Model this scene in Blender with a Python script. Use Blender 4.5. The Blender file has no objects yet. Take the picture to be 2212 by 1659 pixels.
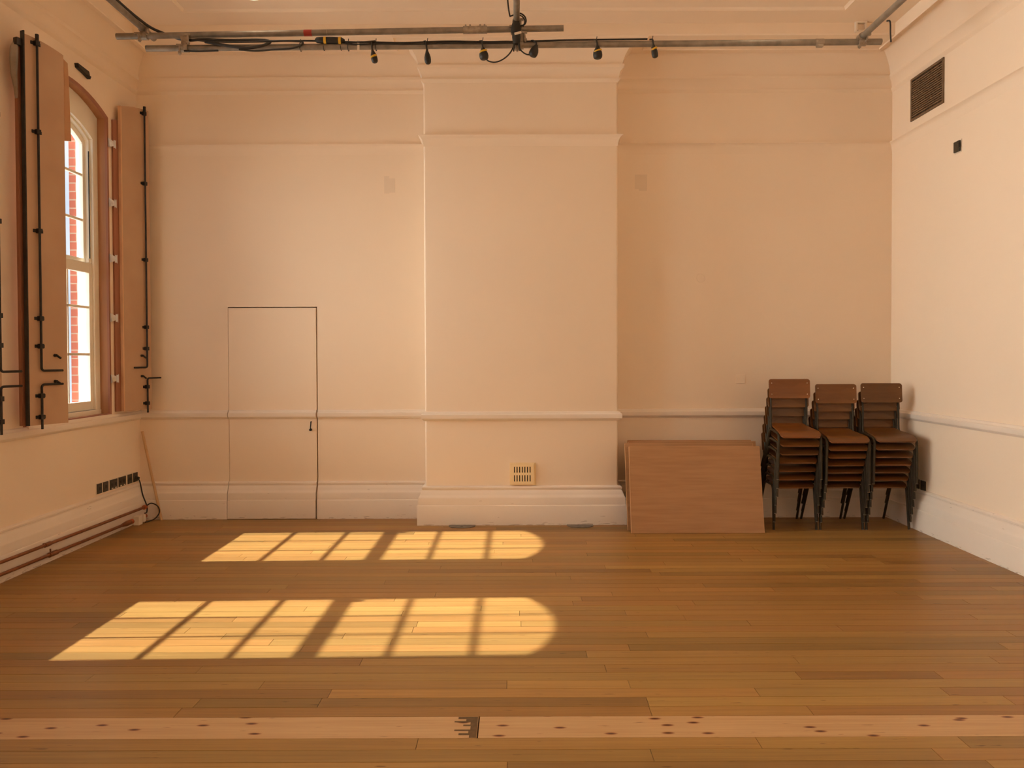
import bpy, math, random
from mathutils import Vector, Matrix
R = math.radians
random.seed(7)
scene = bpy.context.scene
COL = scene.collection

# ------------------------------------------------------------------ materials
def new_mat(name):
    m = bpy.data.materials.new(name); m.use_nodes = True
    nt = m.node_tree
    return m, nt, nt.nodes['Principled BSDF']

def paint(name, c1, c2, rough=0.6, scale=1.2, bump=0.0, bscale=60, metal=0.0, spec=0.4, stretch=None, detail=4, lo=0.35, hi=0.65):
    """two close tones of one colour mixed by a noise, with optional fine bump"""
    m, nt, p = new_mat(name)
    N, L = nt.nodes.new, nt.links.new
    tc = N('ShaderNodeTexCoord'); mp = N('ShaderNodeMapping'); ns = N('ShaderNodeTexNoise'); cr = N('ShaderNodeValToRGB')
    if stretch: mp.inputs['Scale'].default_value = stretch
    L(tc.outputs['Object'], mp.inputs['Vector']); L(mp.outputs[0], ns.inputs['Vector'])
    ns.inputs['Scale'].default_value = scale; ns.inputs['Detail'].default_value = detail
    cr.color_ramp.elements[0].position = lo; cr.color_ramp.elements[1].position = hi
    cr.color_ramp.elements[0].color = (*c1, 1); cr.color_ramp.elements[1].color = (*c2, 1)
    L(ns.outputs[0], cr.inputs[0]); L(cr.outputs[0], p.inputs['Base Color'])
    p.inputs['Roughness'].default_value = rough; p.inputs['Metallic'].default_value = metal
    p.inputs['Specular IOR Level'].default_value = spec
    if bump:
        n2 = N('ShaderNodeTexNoise'); n2.inputs['Scale'].default_value = bscale; n2.inputs['Detail'].default_value = 3
        b = N('ShaderNodeBump'); b.inputs['Strength'].default_value = bump; b.inputs['Distance'].default_value = 0.004
        L(tc.outputs['Object'], n2.inputs['Vector']); L(n2.outputs[0], b.inputs['Height']); L(b.outputs[0], p.inputs['Normal'])
    return m

WALLC = (0.86, 0.72, 0.56)
def k(c, f): return tuple(min(1, x * f) for x in c)
M = {}
M['wall'] = paint('wall_paint', k(WALLC, .985), WALLC, .62, .9, .12, 45)
M['ceiling'] = paint('ceiling_paint', k(WALLC, .98), WALLC, .7, .8, .1, 30)
M['mould'] = paint('moulding_gloss_paint', (.80, .71, .605), (.83, .74, .635), .42, 1.5, .1, 25)
M['cream'] = paint('cream_window_paint', (.80, .74, .60), (.84, .78, .65), .4, 3)
M['lining'] = paint('varnished_lining', (.36, .17, .075), (.42, .2, .09), .45, 3, stretch=(6, 6, .6))
M['board'] = paint('brown_hardboard', (.48, .30, .18), (.53, .345, .21), .5, 2.2, .05, 80)
M['mahogany'] = paint('reddish_brown_board', (.31, .13, .07), (.36, .15, .085), .5, 3, stretch=(5, 5, .4))
M['edge'] = paint('raw_board_edge', (.62, .36, .2), (.68, .42, .24), .6, 5)
M['plastertape'] = paint('crumpled_grey_plaster_scrap', (.27, .23, .18), (.40, .34, .27), .6, 8)
M['iron'] = paint('black_iron', (.022, .019, .017), (.035, .03, .026), .45, 20, metal=.3)
M['zinc'] = paint('zinc_plated_hinge', (.62, .62, .62), (.72, .72, .72), .35, 30, metal=.85)
M['galv'] = paint('galvanised_tube', (.22, .19, .15), (.34, .29, .23), .5, 14, metal=.55, lo=.3, hi=.7)
M['steel'] = paint('worn_steel_clamp', (.30, .25, .19), (.45, .38, .30), .45, 30, metal=.6)
M['rubber'] = paint('black_rubber', (.02, .017, .013), (.03, .025, .018), .55, 20)
M['yellow'] = paint('yellow_plastic', (.62, .36, .02), (.68, .40, .03), .45, 10)
M['red'] = paint('red_tape', (.36, .04, .03), (.42, .05, .035), .5, 20)
M['white'] = paint('white_plastic', (.74, .64, .50), (.78, .68, .54), .4, 10)
M['copper'] = paint('dull_copper_pipe', (.20, .075, .03), (.28, .11, .045), .4, 18, metal=.45)
M['orange'] = paint('orange_cap', (.45, .10, .03), (.5, .12, .04), .5, 10)
M['switchmetal'] = paint('black_nickel_plate', (.05, .045, .032), (.075, .065, .05), .35, 40, metal=.5)
M['grille'] = paint('brown_metal_grille', (.15, .10, .055), (.19, .125, .07), .5, 20, metal=.3)
M['dark'] = paint('dark_void', (.012, .009, .007), (.02, .014, .01), .9, 5)
M['ivory'] = paint('ivory_plastic_vent', (.86, .68, .40), (.89, .72, .44), .4, 8)
M['dowel'] = paint('pale_wood_dowel', (.56, .36, .18), (.62, .4, .21), .55, 6, stretch=(8, 8, .5))
M['beech'] = paint('beech_laminate', (.385, .195, .082), (.44, .235, .104), .38, 4, stretch=(.7, 9, 9), detail=6)
M['beechedge'] = paint('beech_edge_band', (.56, .30, .13), (.6, .33, .15), .45, 5)
M['floorplate'] = paint('dull_grey_metal_plate', (.16, .14, .115), (.24, .21, .17), .45, 22, metal=.5)
M['cardscrap'] = paint('faded_paint_patch', k(WALLC, .885), k(WALLC, .905), .7, 12)
M['mark'] = paint('filler_spot', k(WALLC, .965), k(WALLC, .975), .65, 12)
M['brass'] = paint('bright_rivet', (.75, .66, .5), (.8, .7, .55), .25, 20, metal=.9)
M['frame'] = paint('dark_olive_enamel', (.030, .021, .009), (.044, .032, .015), .5, 25, spec=.3)
M['foot'] = paint('worn_steel_foot', (.25, .2, .15), (.33, .27, .2), .4, 25, metal=.6)

def plywood(name, c1, c2):
    return paint(name, c1, c2, .33, 3.2, .04, 60, stretch=(1.0, 9, 9), detail=6, lo=.3, hi=.7)
M['ply'] = plywood('brown_plywood', (.140, .051, .012), (.19, .074, .017))
M['ply_dark'] = plywood('dark_plywood', (.115, .047, .014), (.150, .064, .019))
M['ply_red'] = plywood('reddish_plywood', (.175, .060, .014), (.22, .08, .020))

def brick_mat():
    m, nt, p = new_mat('red_brick')
    N, L = nt.nodes.new, nt.links.new
    tc = N('ShaderNodeTexCoord'); mp = N('ShaderNodeMapping'); br = N('ShaderNodeTexBrick')
    mp.inputs['Rotation'].default_value = (R(90), 0, 0)
    L(tc.outputs['Object'], mp.inputs['Vector']); L(mp.outputs[0], br.inputs['Vector'])
    br.inputs['Scale'].default_value = 1; br.inputs['Brick Width'].default_value = .225; br.inputs['Row Height'].default_value = .075
    br.inputs['Mortar Size'].default_value = .006
    br.inputs['Color1'].default_value = (.27, .062, .034, 1); br.inputs['Color2'].default_value = (.34, .09, .05, 1); br.inputs['Mortar'].default_value = (.3, .2, .15, 1)
    L(br.outputs[0], p.inputs['Base Color']); p.inputs['Roughness'].default_value = .85
    return m
M['brick'] = brick_mat()

def glass_mat():
    m, nt, p = new_mat('window_glass')
    N, L = nt.nodes.new, nt.links.new
    t = N('ShaderNodeBsdfTransparent'); g = N('ShaderNodeBsdfGlossy'); mx = N('ShaderNodeMixShader')
    g.inputs['Roughness'].default_value = .02; mx.inputs[0].default_value = .05
    t.inputs[0].default_value = (.97, .98, .97, 1)
    L(t.outputs[0], mx.inputs[1]); L(g.outputs[0], mx.inputs[2]); L(mx.outputs[0], nt.nodes['Material Output'].inputs[0])
    return m
M['glass'] = glass_mat()

def lamp_mat(strength, col):
    m, nt, p = new_mat('lamp_diffuser')
    p.inputs['Base Color'].default_value = (.9, .85, .75, 1)
    p.inputs['Emission Color'].default_value = (*col, 1); p.inputs['Emission Strength'].default_value = strength
    return m
LAMP_COL = (1.0, .82, .62)
M['lamp'] = lamp_mat(3.5, LAMP_COL)

def floor_mat(name, pine=False):
    m, nt, p = new_mat(name)
    N, L = nt.nodes.new, nt.links.new
    tc = N('ShaderNodeTexCoord')
    at = N('ShaderNodeAttribute'); at.attribute_name = 'tone'          # every board's own tone and grain offset
    sep = N('ShaderNodeSeparateColor'); L(at.outputs['Color'], sep.inputs[0])
    off = N('ShaderNodeVectorMath'); off.operation = 'MULTIPLY_ADD'
    L(at.outputs['Color'], off.inputs[0]); off.inputs[1].default_value = (37, 23, 11); L(tc.outputs['Object'], off.inputs[2])
    mp = N('ShaderNodeMapping'); mp.inputs['Scale'].default_value = (1.1, 34, 1); L(off.outputs[0], mp.inputs['Vector'])
    ns = N('ShaderNodeTexNoise'); ns.inputs['Scale'].default_value = 1.6; ns.inputs['Detail'].default_value = 7; ns.inputs['Roughness'].default_value = .62
    L(mp.outputs[0], ns.inputs['Vector'])
    cr = N('ShaderNodeValToRGB'); L(ns.outputs[0], cr.inputs[0])
    e = cr.color_ramp.elements; e[0].position = .3; e[1].position = .72
    if pine:
        e[0].color = (.41, .235, .10, 1); e[1].color = (.53, .335, .16, 1)
    else:
        e[0].color = (.270, .138, .035, 1); e[1].color = (.375, .206, .058, 1)
    mul = N('ShaderNodeMix'); mul.data_type = 'RGBA'; mul.blend_type = 'MULTIPLY'; mul.inputs[0].default_value = 1
    tr = N('ShaderNodeMapRange'); tr.inputs[3].default_value = .60; tr.inputs[4].default_value = 1.20; L(sep.outputs[0], tr.inputs[0])
    tr2 = N('ShaderNodeMapRange'); tr2.inputs[3].default_value = .9; tr2.inputs[4].default_value = 1.06; L(sep.outputs[1], tr2.inputs[0])
    comb = N('ShaderNodeCombineColor'); L(tr.outputs[0], comb.inputs[0])
    mm = N('ShaderNodeMath'); mm.operation = 'MULTIPLY'; L(tr.outputs[0], mm.inputs[0]); L(tr2.outputs[0], mm.inputs[1])
    L(mm.outputs[0], comb.inputs[1]); L(mm.outputs[0], comb.inputs[2])
    L(cr.outputs[0], mul.inputs[6]); L(comb.outputs[0], mul.inputs[7])
    last = mul.outputs[2]
    if pine:
        mpk = N('ShaderNodeMapping'); mpk.inputs['Scale'].default_value = (4.6, 13.0, 1); L(tc.outputs['Object'], mpk.inputs['Vector'])
        vo = N('ShaderNodeTexVoronoi'); vo.voronoi_dimensions = '2D'; vo.inputs['Scale'].default_value = 1.0; vo.inputs['Randomness'].default_value = 1.0; L(mpk.outputs[0], vo.inputs['Vector'])
        kr = N('ShaderNodeValToRGB'); L(vo.outputs['Distance'], kr.inputs[0])
        ke = kr.color_ramp.elements; ke[0].position = .03; ke[0].color = (.10, .028, .008, 1); ke[1].position = .15; ke[1].color = (1, 1, 1, 1)
        k2 = kr.color_ramp.elements.new(.085); k2.color = (.42, .2, .1, 1)
        mu2 = N('ShaderNodeMix'); mu2.data_type = 'RGBA'; mu2.blend_type = 'MULTIPLY'; mu2.inputs[0].default_value = 1
        sk = N('ShaderNodeSeparateColor'); L(vo.outputs['Color'], sk.inputs[0]); kg = N('ShaderNodeMath'); kg.operation = 'GREATER_THAN'; kg.inputs[1].default_value = .5
        L(sk.outputs[0], kg.inputs[0]); L(kg.outputs[0], mu2.inputs[0])
        L(last, mu2.inputs[6]); L(kr.outputs[0], mu2.inputs[7]); last = mu2.outputs[2]
    # small dark nicks in the grain
    mp3 = N('ShaderNodeMapping'); mp3.inputs['Scale'].default_value = (9, 60, 1); L(off.outputs[0], mp3.inputs['Vector'])
    n3 = N('ShaderNodeTexNoise'); n3.inputs['Scale'].default_value = 1; n3.inputs['Detail'].default_value = 2; L(mp3.outputs[0], n3.inputs['Vector'])
    r3 = N('ShaderNodeValToRGB'); r3.color_ramp.elements[0].position = .22; r3.color_ramp.elements[0].color = (.45, .36, .3, 1); r3.color_ramp.elements[1].position = .30
    L(n3.outputs[0], r3.inputs[0])
    mu3 = N('ShaderNodeMix'); mu3.data_type = 'RGBA'; mu3.blend_type = 'MULTIPLY'; mu3.inputs[0].default_value = 1
    L(last, mu3.inputs[6]); L(r3.outputs[0], mu3.inputs[7]); last = mu3.outputs[2]
    L(last, p.inputs['Base Color'])
    rr = N('ShaderNodeMapRange'); rr.inputs[3].default_value = .30; rr.inputs[4].default_value = .46; L(ns.outputs[0], rr.inputs[0]); L(rr.outputs[0], p.inputs['Roughness'])
    p.inputs['Specular IOR Level'].default_value = .3
    b = N('ShaderNodeBump'); b.inputs['Strength'].default_value = .10; b.inputs['Distance'].default_value = .002
    L(ns.outputs[0], b.inputs['Height']); L(b.outputs[0], p.inputs['Normal'])
    return m
M['floor'] = floor_mat('oak_strip_floor'); M['pine'] = floor_mat('knotty_pine_board', True)
M['subfloor'] = paint('dark_floor_gap', (.05, .022, .008), (.07, .03, .012), .9, 8)
M['filler'] = paint('dark_wood_filler', (.10, .055, .018), (.14, .075, .026), .7, 30)

def skirt_mat():
    """gloss paint with chips and scuffs of their own shape close to the floor"""
    m = M['mould'].copy(); m.name = 'scuffed_skirting_paint'
    nt = m.node_tree; N, L = nt.nodes.new, nt.links.new
    p = nt.nodes['Principled BSDF']; src = p.inputs['Base Color'].links[0].from_socket
    ge = N('ShaderNodeNewGeometry'); sp = N('ShaderNodeSeparateXYZ'); L(ge.outputs['Position'], sp.inputs[0])
    mp = N('ShaderNodeMapping'); mp.inputs['Scale'].default_value = (10, 10, 90); L(ge.outputs['Position'], mp.inputs['Vector'])
    ns = N('ShaderNodeTexNoise'); ns.inputs['Scale'].default_value = 1; ns.inputs['Detail'].default_value = 5; L(mp.outputs[0], ns.inputs['Vector'])
    thr = N('ShaderNodeMapRange'); thr.inputs[1].default_value = 0; thr.inputs[2].default_value = .05; thr.inputs[3].default_value = .56; thr.inputs[4].default_value = .72; L(sp.outputs[2], thr.inputs[0])
    gt = N('ShaderNodeMath'); gt.operation = 'GREATER_THAN'; L(ns.outputs[0], gt.inputs[0]); L(thr.outputs[0], gt.inputs[1])
    sc = N('ShaderNodeMath'); sc.operation = 'MULTIPLY'; sc.inputs[1].default_value = .45; L(gt.outputs[0], sc.inputs[0])
    mx = N('ShaderNodeMix'); mx.data_type = 'RGBA'; L(sc.outputs[0], mx.inputs[0]); L(src, mx.inputs[6]); mx.inputs[7].default_value = (.24, .15, .08, 1)
    L(mx.outputs[2], p.inputs['Base Color'])
    return m
M['skirt'] = skirt_mat()

# ------------------------------------------------------------------ mesh builder
def wloc(o):
    v = Vector((0, 0, 0))
    while o: v += o.location; o = o.parent
    return v

class MB:
    def __init__(s): s.v = []; s.f = []; s.m = []
    def add(s, vs, fs, mi=0):
        o = len(s.v); s.v += [Vector(x) for x in vs]
        for f in fs: s.f.append([i + o for i in f]); s.m.append(mi)
        return s
    def box(s, c, d, rot=None, mi=0):
        c = Vector(c); h = Vector(d) / 2; vs = []
        for z in (-1, 1):
            for y in (-1, 1):
                for x in (-1, 1):
                    p = Vector((x * h.x, y * h.y, z * h.z)); vs.append(c + (rot @ p if rot else p))
        return s.add(vs, [(0, 2, 3, 1), (4, 5, 7, 6), (0, 1, 5, 4), (2, 6, 7, 3), (0, 4, 6, 2), (1, 3, 7, 5)], mi)
    def b2(s, x0, x1, y0, y1, z0, z1, mi=0):
        return s.box(((x0 + x1) / 2, (y0 + y1) / 2, (z0 + z1) / 2), (abs(x1 - x0), abs(y1 - y0), abs(z1 - z0)), None, mi)
    def loft(s, rings, closed_ring=True, cap=True, mi=0):
        n = len(rings[0]); vs = [p for r in rings for p in r]; fs = []
        for i in range(len(rings) - 1):
            for j in range(n if closed_ring else n - 1):
                a = i * n + j; b = i * n + (j + 1) % n; fs.append((a, b, b + n, a + n))
        if cap and closed_ring:
            fs.append(tuple(range(n))[::-1]); fs.append(tuple(range((len(rings) - 1) * n, len(rings) * n)))
        return s.add(vs, fs, mi)
    def tube(s, path, r, n=12, mi=0, flat=1.0):
        path = [Vector(p) for p in path]; rs = r if isinstance(r, (list, tuple)) else [r] * len(path)
        rings = []; prev = None
        for i, p in enumerate(path):
            t = (path[min(i + 1, len(path) - 1)] - path[max(i - 1, 0)]).normalized()
            if prev is None:
                a = Vector((0, 0, 1)) if abs(t.z) < .9 else Vector((0, 1, 0))
                u = t.cross(a).normalized()
            else:
                u = (prev - t * prev.dot(t)).normalized()
            w = t.cross(u); prev = u
            rings.append([p + (u * math.cos(q) + w * math.sin(q) * flat) * rs[i] for q in [2 * math.pi * k_ / n for k_ in range(n)]])
        return s.loft(rings, True, True, mi)
    def prism(s, poly, fn, a, b, mi=0):
        """poly in 2D, fn(u, v, w) -> world, from w=a to w=b"""
        return s.loft([[fn(u, v, a) for u, v in poly], [fn(u, v, b) for u, v in poly]], True, True, mi)
    def build(s, name, mats, parent=None, smooth=True, angle=35, bevel=0):
        me = bpy.data.meshes.new(name)
        o0 = wloc(parent) if parent else Vector((0, 0, 0))
        me.from_pydata([tuple(v - o0) for v in s.v], [], s.f)
        mats = mats if isinstance(mats, (list, tuple)) else [mats]
        for m in mats: me.materials.append(m)
        me.polygons.foreach_set('material_index', s.m)
        import bmesh
        bm = bmesh.new(); bm.from_mesh(me); bmesh.ops.recalc_face_normals(bm, faces=bm.faces[:]); bm.to_mesh(me); bm.free()
        if smooth:
            me.polygons.foreach_set('use_smooth', [True] * len(me.polygons)); me.set_sharp_from_angle(angle=R(angle))
        o = bpy.data.objects.new(name, me); COL.objects.link(o)
        if parent: o.parent = parent
        if bevel:
            md = o.modifiers.new('bevel', 'BEVEL'); md.width = bevel; md.segments = 2; md.limit_method = 'ANGLE'; md.angle_limit = R(40)
        return o

def arcfillet(path, rad, n=6):
    """round the inner corners of a polyline"""
    path = [Vector(p) for p in path]; out = [path[0]]
    for i in range(1, len(path) - 1):
        a, b, c = path[i - 1], path[i], path[i + 1]
        d1 = (a - b); d2 = (c - b); r1 = min(rad, d1.length * .45, d2.length * .45)
        p1 = b + d1.normalized() * r1; p2 = b + d2.normalized() * r1
        for j in range(n + 1):
            t = j / n; out.append(p1 * (1 - t) ** 2 + b * 2 * t * (1 - t) + p2 * t * t)
    out.append(path[-1]); return out

def curve(pts, n=8):
    """Catmull-Rom through the points"""
    P = [Vector(p) for p in pts]; P = [P[0] * 2 - P[1]] + P + [P[-1] * 2 - P[-2]]; out = []
    for i in range(1, len(P) - 2):
        for j in range(n):
            t = j / n; a, b, c, d = P[i - 1], P[i], P[i + 1], P[i + 2]
            out.append(.5 * (2 * b + (c - a) * t + (2 * a - 5 * b + 4 * c - d) * t * t + (3 * b - a - 3 * c + d) * t ** 3))
    out.append(P[-2]); return out

def tag(o, label, cat, group=None):
    o['label'] = label; o['category'] = cat
    if group: o['group'] = group
    return o
def thing(name, label, cat, loc, group=None):
    o = bpy.data.objects.new(name, None); COL.objects.link(o); o.location = loc; o.empty_display_size = .1
    return tag(o, label, cat, group)
def struct(o): o['kind'] = 'structure'; return o
def sempty(name, loc):
    o = bpy.data.objects.new(name, None); COL.objects.link(o); o.location = loc; o.empty_display_size = .1
    return struct(o)
def child_copy(o, parent):
    c = o.copy(); COL.objects.link(c); c.parent = parent
    for ch in [x for x in o.children]: child_copy(ch, c)
    return c

# ------------------------------------------------------------------ room dimensions (metres; camera stands at x=0, y=0)
XL, XR, YB, YF, ZC = -3.69, 3.69, 7.55, -5.2, 4.58
CX0, CX1, CY = -.852, .968, 7.242                    # chimney breast
WIN = [6.38, 4.44, 2.22, .24, -1.72, -3.66]                        # left wall window centres; last four unseen, added to let in light

# floor: strip boards along x, one wide pale pine board across the front
def build_floor():
    vs, fs, ms, tones = [], [], [], []
    G = .0012
    def quad(x0, x1, y0, y1, mi, tone, z=0.0, sk0=0, sk1=0):
        o = len(vs); vs.extend([(x0, y0, z), (x1, y0, z), (x1 + sk1, y1, z), (x0 + sk0, y1, z)]); fs.append((o, o + 1, o + 2, o + 3)); ms.append(mi); tones.append(tone)
        if mi < 2:                                    # board edges going down into the gap
            o2 = len(vs); vs.extend([(x0, y0, -.01), (x1, y0, -.01), (x1 + sk1, y1, -.01), (x0 + sk0, y1, -.01)])
            for a, b in ((0, 1), (1, 2), (2, 3), (3, 0)):
                fs.append((o + b, o + a, o2 + a, o2 + b)); ms.append(mi); tones.append(tone)
    rnd = random.Random(11)
    rows = []
    y = 3.349
    while y < 7.6: rows.append((y, y + .0935)); y += .0935
    y = 3.158
    while y > YF - .05: rows.append((y - .0935, y)); y -= .0935
    for (a, b) in rows:
        x = -3.8 - rnd.random() * 1.5
        while x < 3.75:
            ln = rnd.choice((.7, 1.1, 1.5, 2.0, 2.6, 3.2)) * (.8 + .4 * rnd.random())
            t = min(1, max(0, rnd.gauss(.64, .14)))
            if rnd.random() < .10: t = .12 + .2 * rnd.random()
            x1 = x + ln
            # the distinct dark replaced strip just behind the pine board
            if abs((a + b) / 2 - 3.489) < .03:
                if x < -.9 < x1: x1 = -.9
                elif abs(x + .9) < 1e-6: x1, t = .60, .16
            quad(max(x, -3.75) + G, min(x1, 3.75) - G, a + G, b - G, 0, (t, rnd.random(), rnd.random(), 1)) if x1 > -3.75 and min(x1, 3.75) - max(x, -3.75) > .02 else None
            x = x1
    quad(-3.75, -.166, 3.158 + G, 3.349 - G, 1, (.72, .5, .2, 1))
    quad(-.160, 3.75, 3.158 + G, 3.349 - G, 1, (.74, .55, .8, 1))
    # broken end of the left pine board, patched with dark filler
    yy = 3.160
    for w, l in ((.022, .03), (.016, .075), (.02, .035), (.012, .095), (.03, .028), (.014, .06), (.02, .03), (.012, .10), (.018, .05), (.02, .085)):
        quad(-.168 - l, -.168, yy, yy + w, 3, (.5, .5, .5, 1), .0007); yy += w
    quad(-3.9, 3.9, YF - .1, 7.7, 2, (.5, .5, .5, 1), -.008)
    me = bpy.data.meshes.new('floor'); me.from_pydata(vs, [], fs)
    for m in (M['floor'], M['pine'], M['subfloor'], M['filler']): me.materials.append(m)
    me.polygons.foreach_set('material_index', ms)
    ca = me.color_attributes.new('tone', 'FLOAT_COLOR', 'CORNER')
    i = 0
    for p, t in zip(me.polygons, tones):
        for _ in p.loop_indices: ca.data[i].color = t; i += 1
    o = bpy.data.objects.new('floor', me); COL.objects.link(o); struct(o)
build_floor()

# ------------------------------------------------------------------ walls
def arch_z(t, half, spring, rise):
    """height of a segmental arch at offset t from its centre"""
    r = (half * half + rise * rise) / (2 * rise)
    return spring + rise - r + math.sqrt(max(0, r * r - t * t))

def slab(mb, x_in, x_out, openings, y0, y1, z1, mi_face=0, mi_rev=0):
    """wall slab in the y-z plane with arched openings (cy, half, sill, spring, rise)"""
    z0 = -.05; NA = 16
    for x in (x_in, x_out):
        y = y0
        for (cy, hf, sill, sp, rs) in sorted(openings):
            mb.add([(x, y, z0), (x, cy - hf, z0), (x, cy - hf, z1), (x, y, z1)], [(0, 1, 2, 3)], mi_face)
            mb.add([(x, cy - hf, z0), (x, cy + hf, z0), (x, cy + hf, sill), (x, cy - hf, sill)], [(0, 1, 2, 3)], mi_face)
            for i in range(NA):
                a = -hf + 2 * hf * i / NA; b = -hf + 2 * hf * (i + 1) / NA
                mb.add([(x, cy + a, arch_z(a, hf, sp, rs)), (x, cy + b, arch_z(b, hf, sp, rs)), (x, cy + b, z1), (x, cy + a, z1)], [(0, 1, 2, 3)], mi_face)
            y = cy + hf
        mb.add([(x, y, z0), (x, y1, z0), (x, y1, z1), (x, y, z1)], [(0, 1, 2, 3)], mi_face)
    for (cy, hf, sill, sp, rs) in openings:
        ring = [(cy - hf, sill), (cy + hf, sill)] + [(cy + hf - 2 * hf * i / NA, arch_z(hf - 2 * hf * i / NA, hf, sp, rs)) for i in range(NA + 1)]
        mb.loft([[(x_in, a, b) for a, b in ring], [(x_out, a, b) for a, b in ring]], True, False, mi_rev)

IN = lambda c: (c, .62, 1.065, 3.75, .155)
OUT = lambda c: (c, .55, 1.10, 3.76, .15)
mb = MB(); slab(mb, XL, -3.80, [IN(c) for c in WIN], YF, YB, 5.0)
slab(mb, -3.801, -4.0, [OUT(c) for c in WIN], YF - .3, YB + .3, 5.2, 1, 1)
struct(mb.build('wall_left', [M['wall'], M['brick']]))

DX0, DX1, DZ = -2.817, -1.942, 2.075                 # jib door opening
mb = MB()
def wq(x0, x1, y, z0, z1): mb.add([(x0, y, z0), (x1, y, z0), (x1, y, z1), (x0, y, z1)], [(0, 1, 2, 3)])
wq(XL - .1, DX0, YB, -.05, 5); wq(DX0, DX1, YB, DZ, 5); wq(DX1, CX0, YB, -.05, 5); wq(CX1, XR + .1, YB, -.05, 5)
mb.b2(XL - .1, XR + .1, YB + .10, YB + .2, -.05, 5)
mb.add([(DX0, YB, -.05), (DX0, YB + .1, -.05), (DX0, YB + .1, DZ), (DX0, YB, DZ)], [(0, 1, 2, 3)])
mb.add([(DX1, YB, -.05), (DX1, YB + .1, -.05), (DX1, YB + .1, DZ), (DX1, YB, DZ)], [(0, 1, 2, 3)])
mb.add([(DX0, YB, DZ), (DX1, YB, DZ), (DX1, YB + .1, DZ), (DX0, YB + .1, DZ)], [(0, 1, 2, 3)])
# chimney breast, with slightly rounded arrises
rr = .018
ring = [(CX0, YB), (CX0, CY + rr)] + [(CX0 + rr - rr * math.cos(q), CY + rr - rr * math.sin(q)) for q in [R(15 * i) for i in range(1, 6)]] + [(CX0 + rr, CY), (CX1 - rr, CY)] + \
       [(CX1 - rr + rr * math.sin(q), CY + rr - rr * math.cos(q)) for q in [R(15 * i) for i in range(1, 6)]] + [(CX1, CY + rr), (CX1, YB)]
mb.loft([[(x, y, -.05) for x, y in ring], [(x, y, 5) for x, y in ring]], False, False)
struct(mb.build('wall_back', M['wall']))
mb = MB(); mb.b2(XR, XR + .2, YF, YB + .2, -.05, 5); struct(mb.build('wall_right', M['wall']))
mb = MB(); mb.b2(XL - .1, XR + .1, YF - .2, YF, -.05, 5); struct(mb.build('wall_front', M['wall']))

mb = MB()                                             # ceiling with two shallow steps round its border
def rect(i, z): return [(XL + i, YF + i, z), (XR - i, YF + i, z), (XR - i, YB - i, z), (XL + i, YB - i, z)]
steps = [(-.1, ZC), (.81, ZC), (.813, ZC + .010), (.83, ZC + .022)]
mb.loft([rect(i, z) for i, z in steps], True, False)
mb.add(rect(.83, ZC + .022), [(0, 1, 2, 3)]); mb.b2(XL - .4, XR + .3, YF - .3, YB + .3, 4.9, 5.1)
struct(mb.build('ceiling', M['ceiling'], smooth=False))

# ------------------------------------------------------------------ mouldings, mitred round the chimney breast
PATH = [(XL, YF), (XL, YB), (CX0, YB), (CX0, CY), (CX1, CY), (CX1, YB), (XR, YB), (XR, YF)]
def offs(i, d):
    p = Vector(PATH[i]); ns = []
    if i > 0: t = (p - Vector(PATH[i - 1])).normalized(); ns.append(Vector((t.y, -t.x)))
    if i < len(PATH) - 1: t = (Vector(PATH[i + 1]) - p).normalized(); ns.append(Vector((t.y, -t.x)))
    if len(ns) == 1: return p + ns[0] * d
    m = ns[0] + ns[1]
    return p + m * (d / max(1e-6, m.dot(ns[0])))
def run(mb, i, prof, a=None, b=None):
    """profile swept along path segment i; a / b cut it square at that x instead of mitring"""
    def ring(idx, cut):
        out = []
        for d, z in prof:
            q = offs(idx, d)
            if cut is not None:
                t = (Vector(PATH[i + 1]) - Vector(PATH[i])).normalized(); n = Vector((t.y, -t.x))
                q = Vector((cut, PATH[i][1])) + n * d
            out.append((q.x, q.y, z))
        return out
    mb.loft([ring(i, a), ring(i + 1, b)], True, True)

SK = [(-.01, -.02), (.072, -.02), (.072, .175), (.069, .184), (.063, .188), (.062, .25), (.058, .262), (.052, .268), (.044, .29), (.034, .312), (.026, .322), (.026, .332), (.031, .338), (.031, .350), (.022, .358), (-.01, .362)]
DADO = [(-.01, .972), (.012, .978), (.022, .988), (.026, .994), (.034, .996), (.036, 1.004), (.036, 1.034), (.032, 1.038), (.024, 1.040), (.022, 1.046), (.015, 1.058), (-.01, 1.064)]
RAIL = [(-.01, 3.548), (.0005, 3.55), (.004, 3.575), (.009, 3.598), (.016, 3.617), (.027, 3.632), (.040, 3.640), (.046, 3.645), (.046, 3.652), (-.01, 3.654)]
COR = [(-.01, 4.14), (.0, 4.142), (.016, 4.158), (.023, 4.170), (.023, 4.178), (.010, 4.181), (.012, 4.20), (.022, 4.235), (.040, 4.258), (.050, 4.266), (.056, 4.284), (.056, 4.293), (.040, 4.296),
       (.046, 4.325), (.060, 4.365), (.085, 4.41), (.115, 4.45), (.15, 4.482), (.165, 4.49), (.235, 4.475), (.245, 4.462), (.25, 4.47), (.25, 4.58), (-.01, 4.58)]
SEG = {'left': [0], 'back': [1, 2, 3, 4, 5], 'right': [6]}
def moulding(name, prof, mat, door=False, sides=('left', 'back', 'right')):
    for sd in sides:
        mb = MB()
        for i in SEG[sd]:
            if i == 1 and door:
                run(mb, 1, prof, None, DX0 - .002); run(mb, 1, prof, DX1 + .003, None)
            else: run(mb, i, prof)
        struct(mb.build(f'{name}_{sd}', mat, angle=28))
moulding('baseboard', SK, M['skirt'], True)
moulding('trim_dado', DADO, M['mould'], True)
moulding('trim_picture_rail', RAIL, M['wall'], False, ('back', 'right'))
moulding('trim_cornice', COR, M['wall'])
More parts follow.
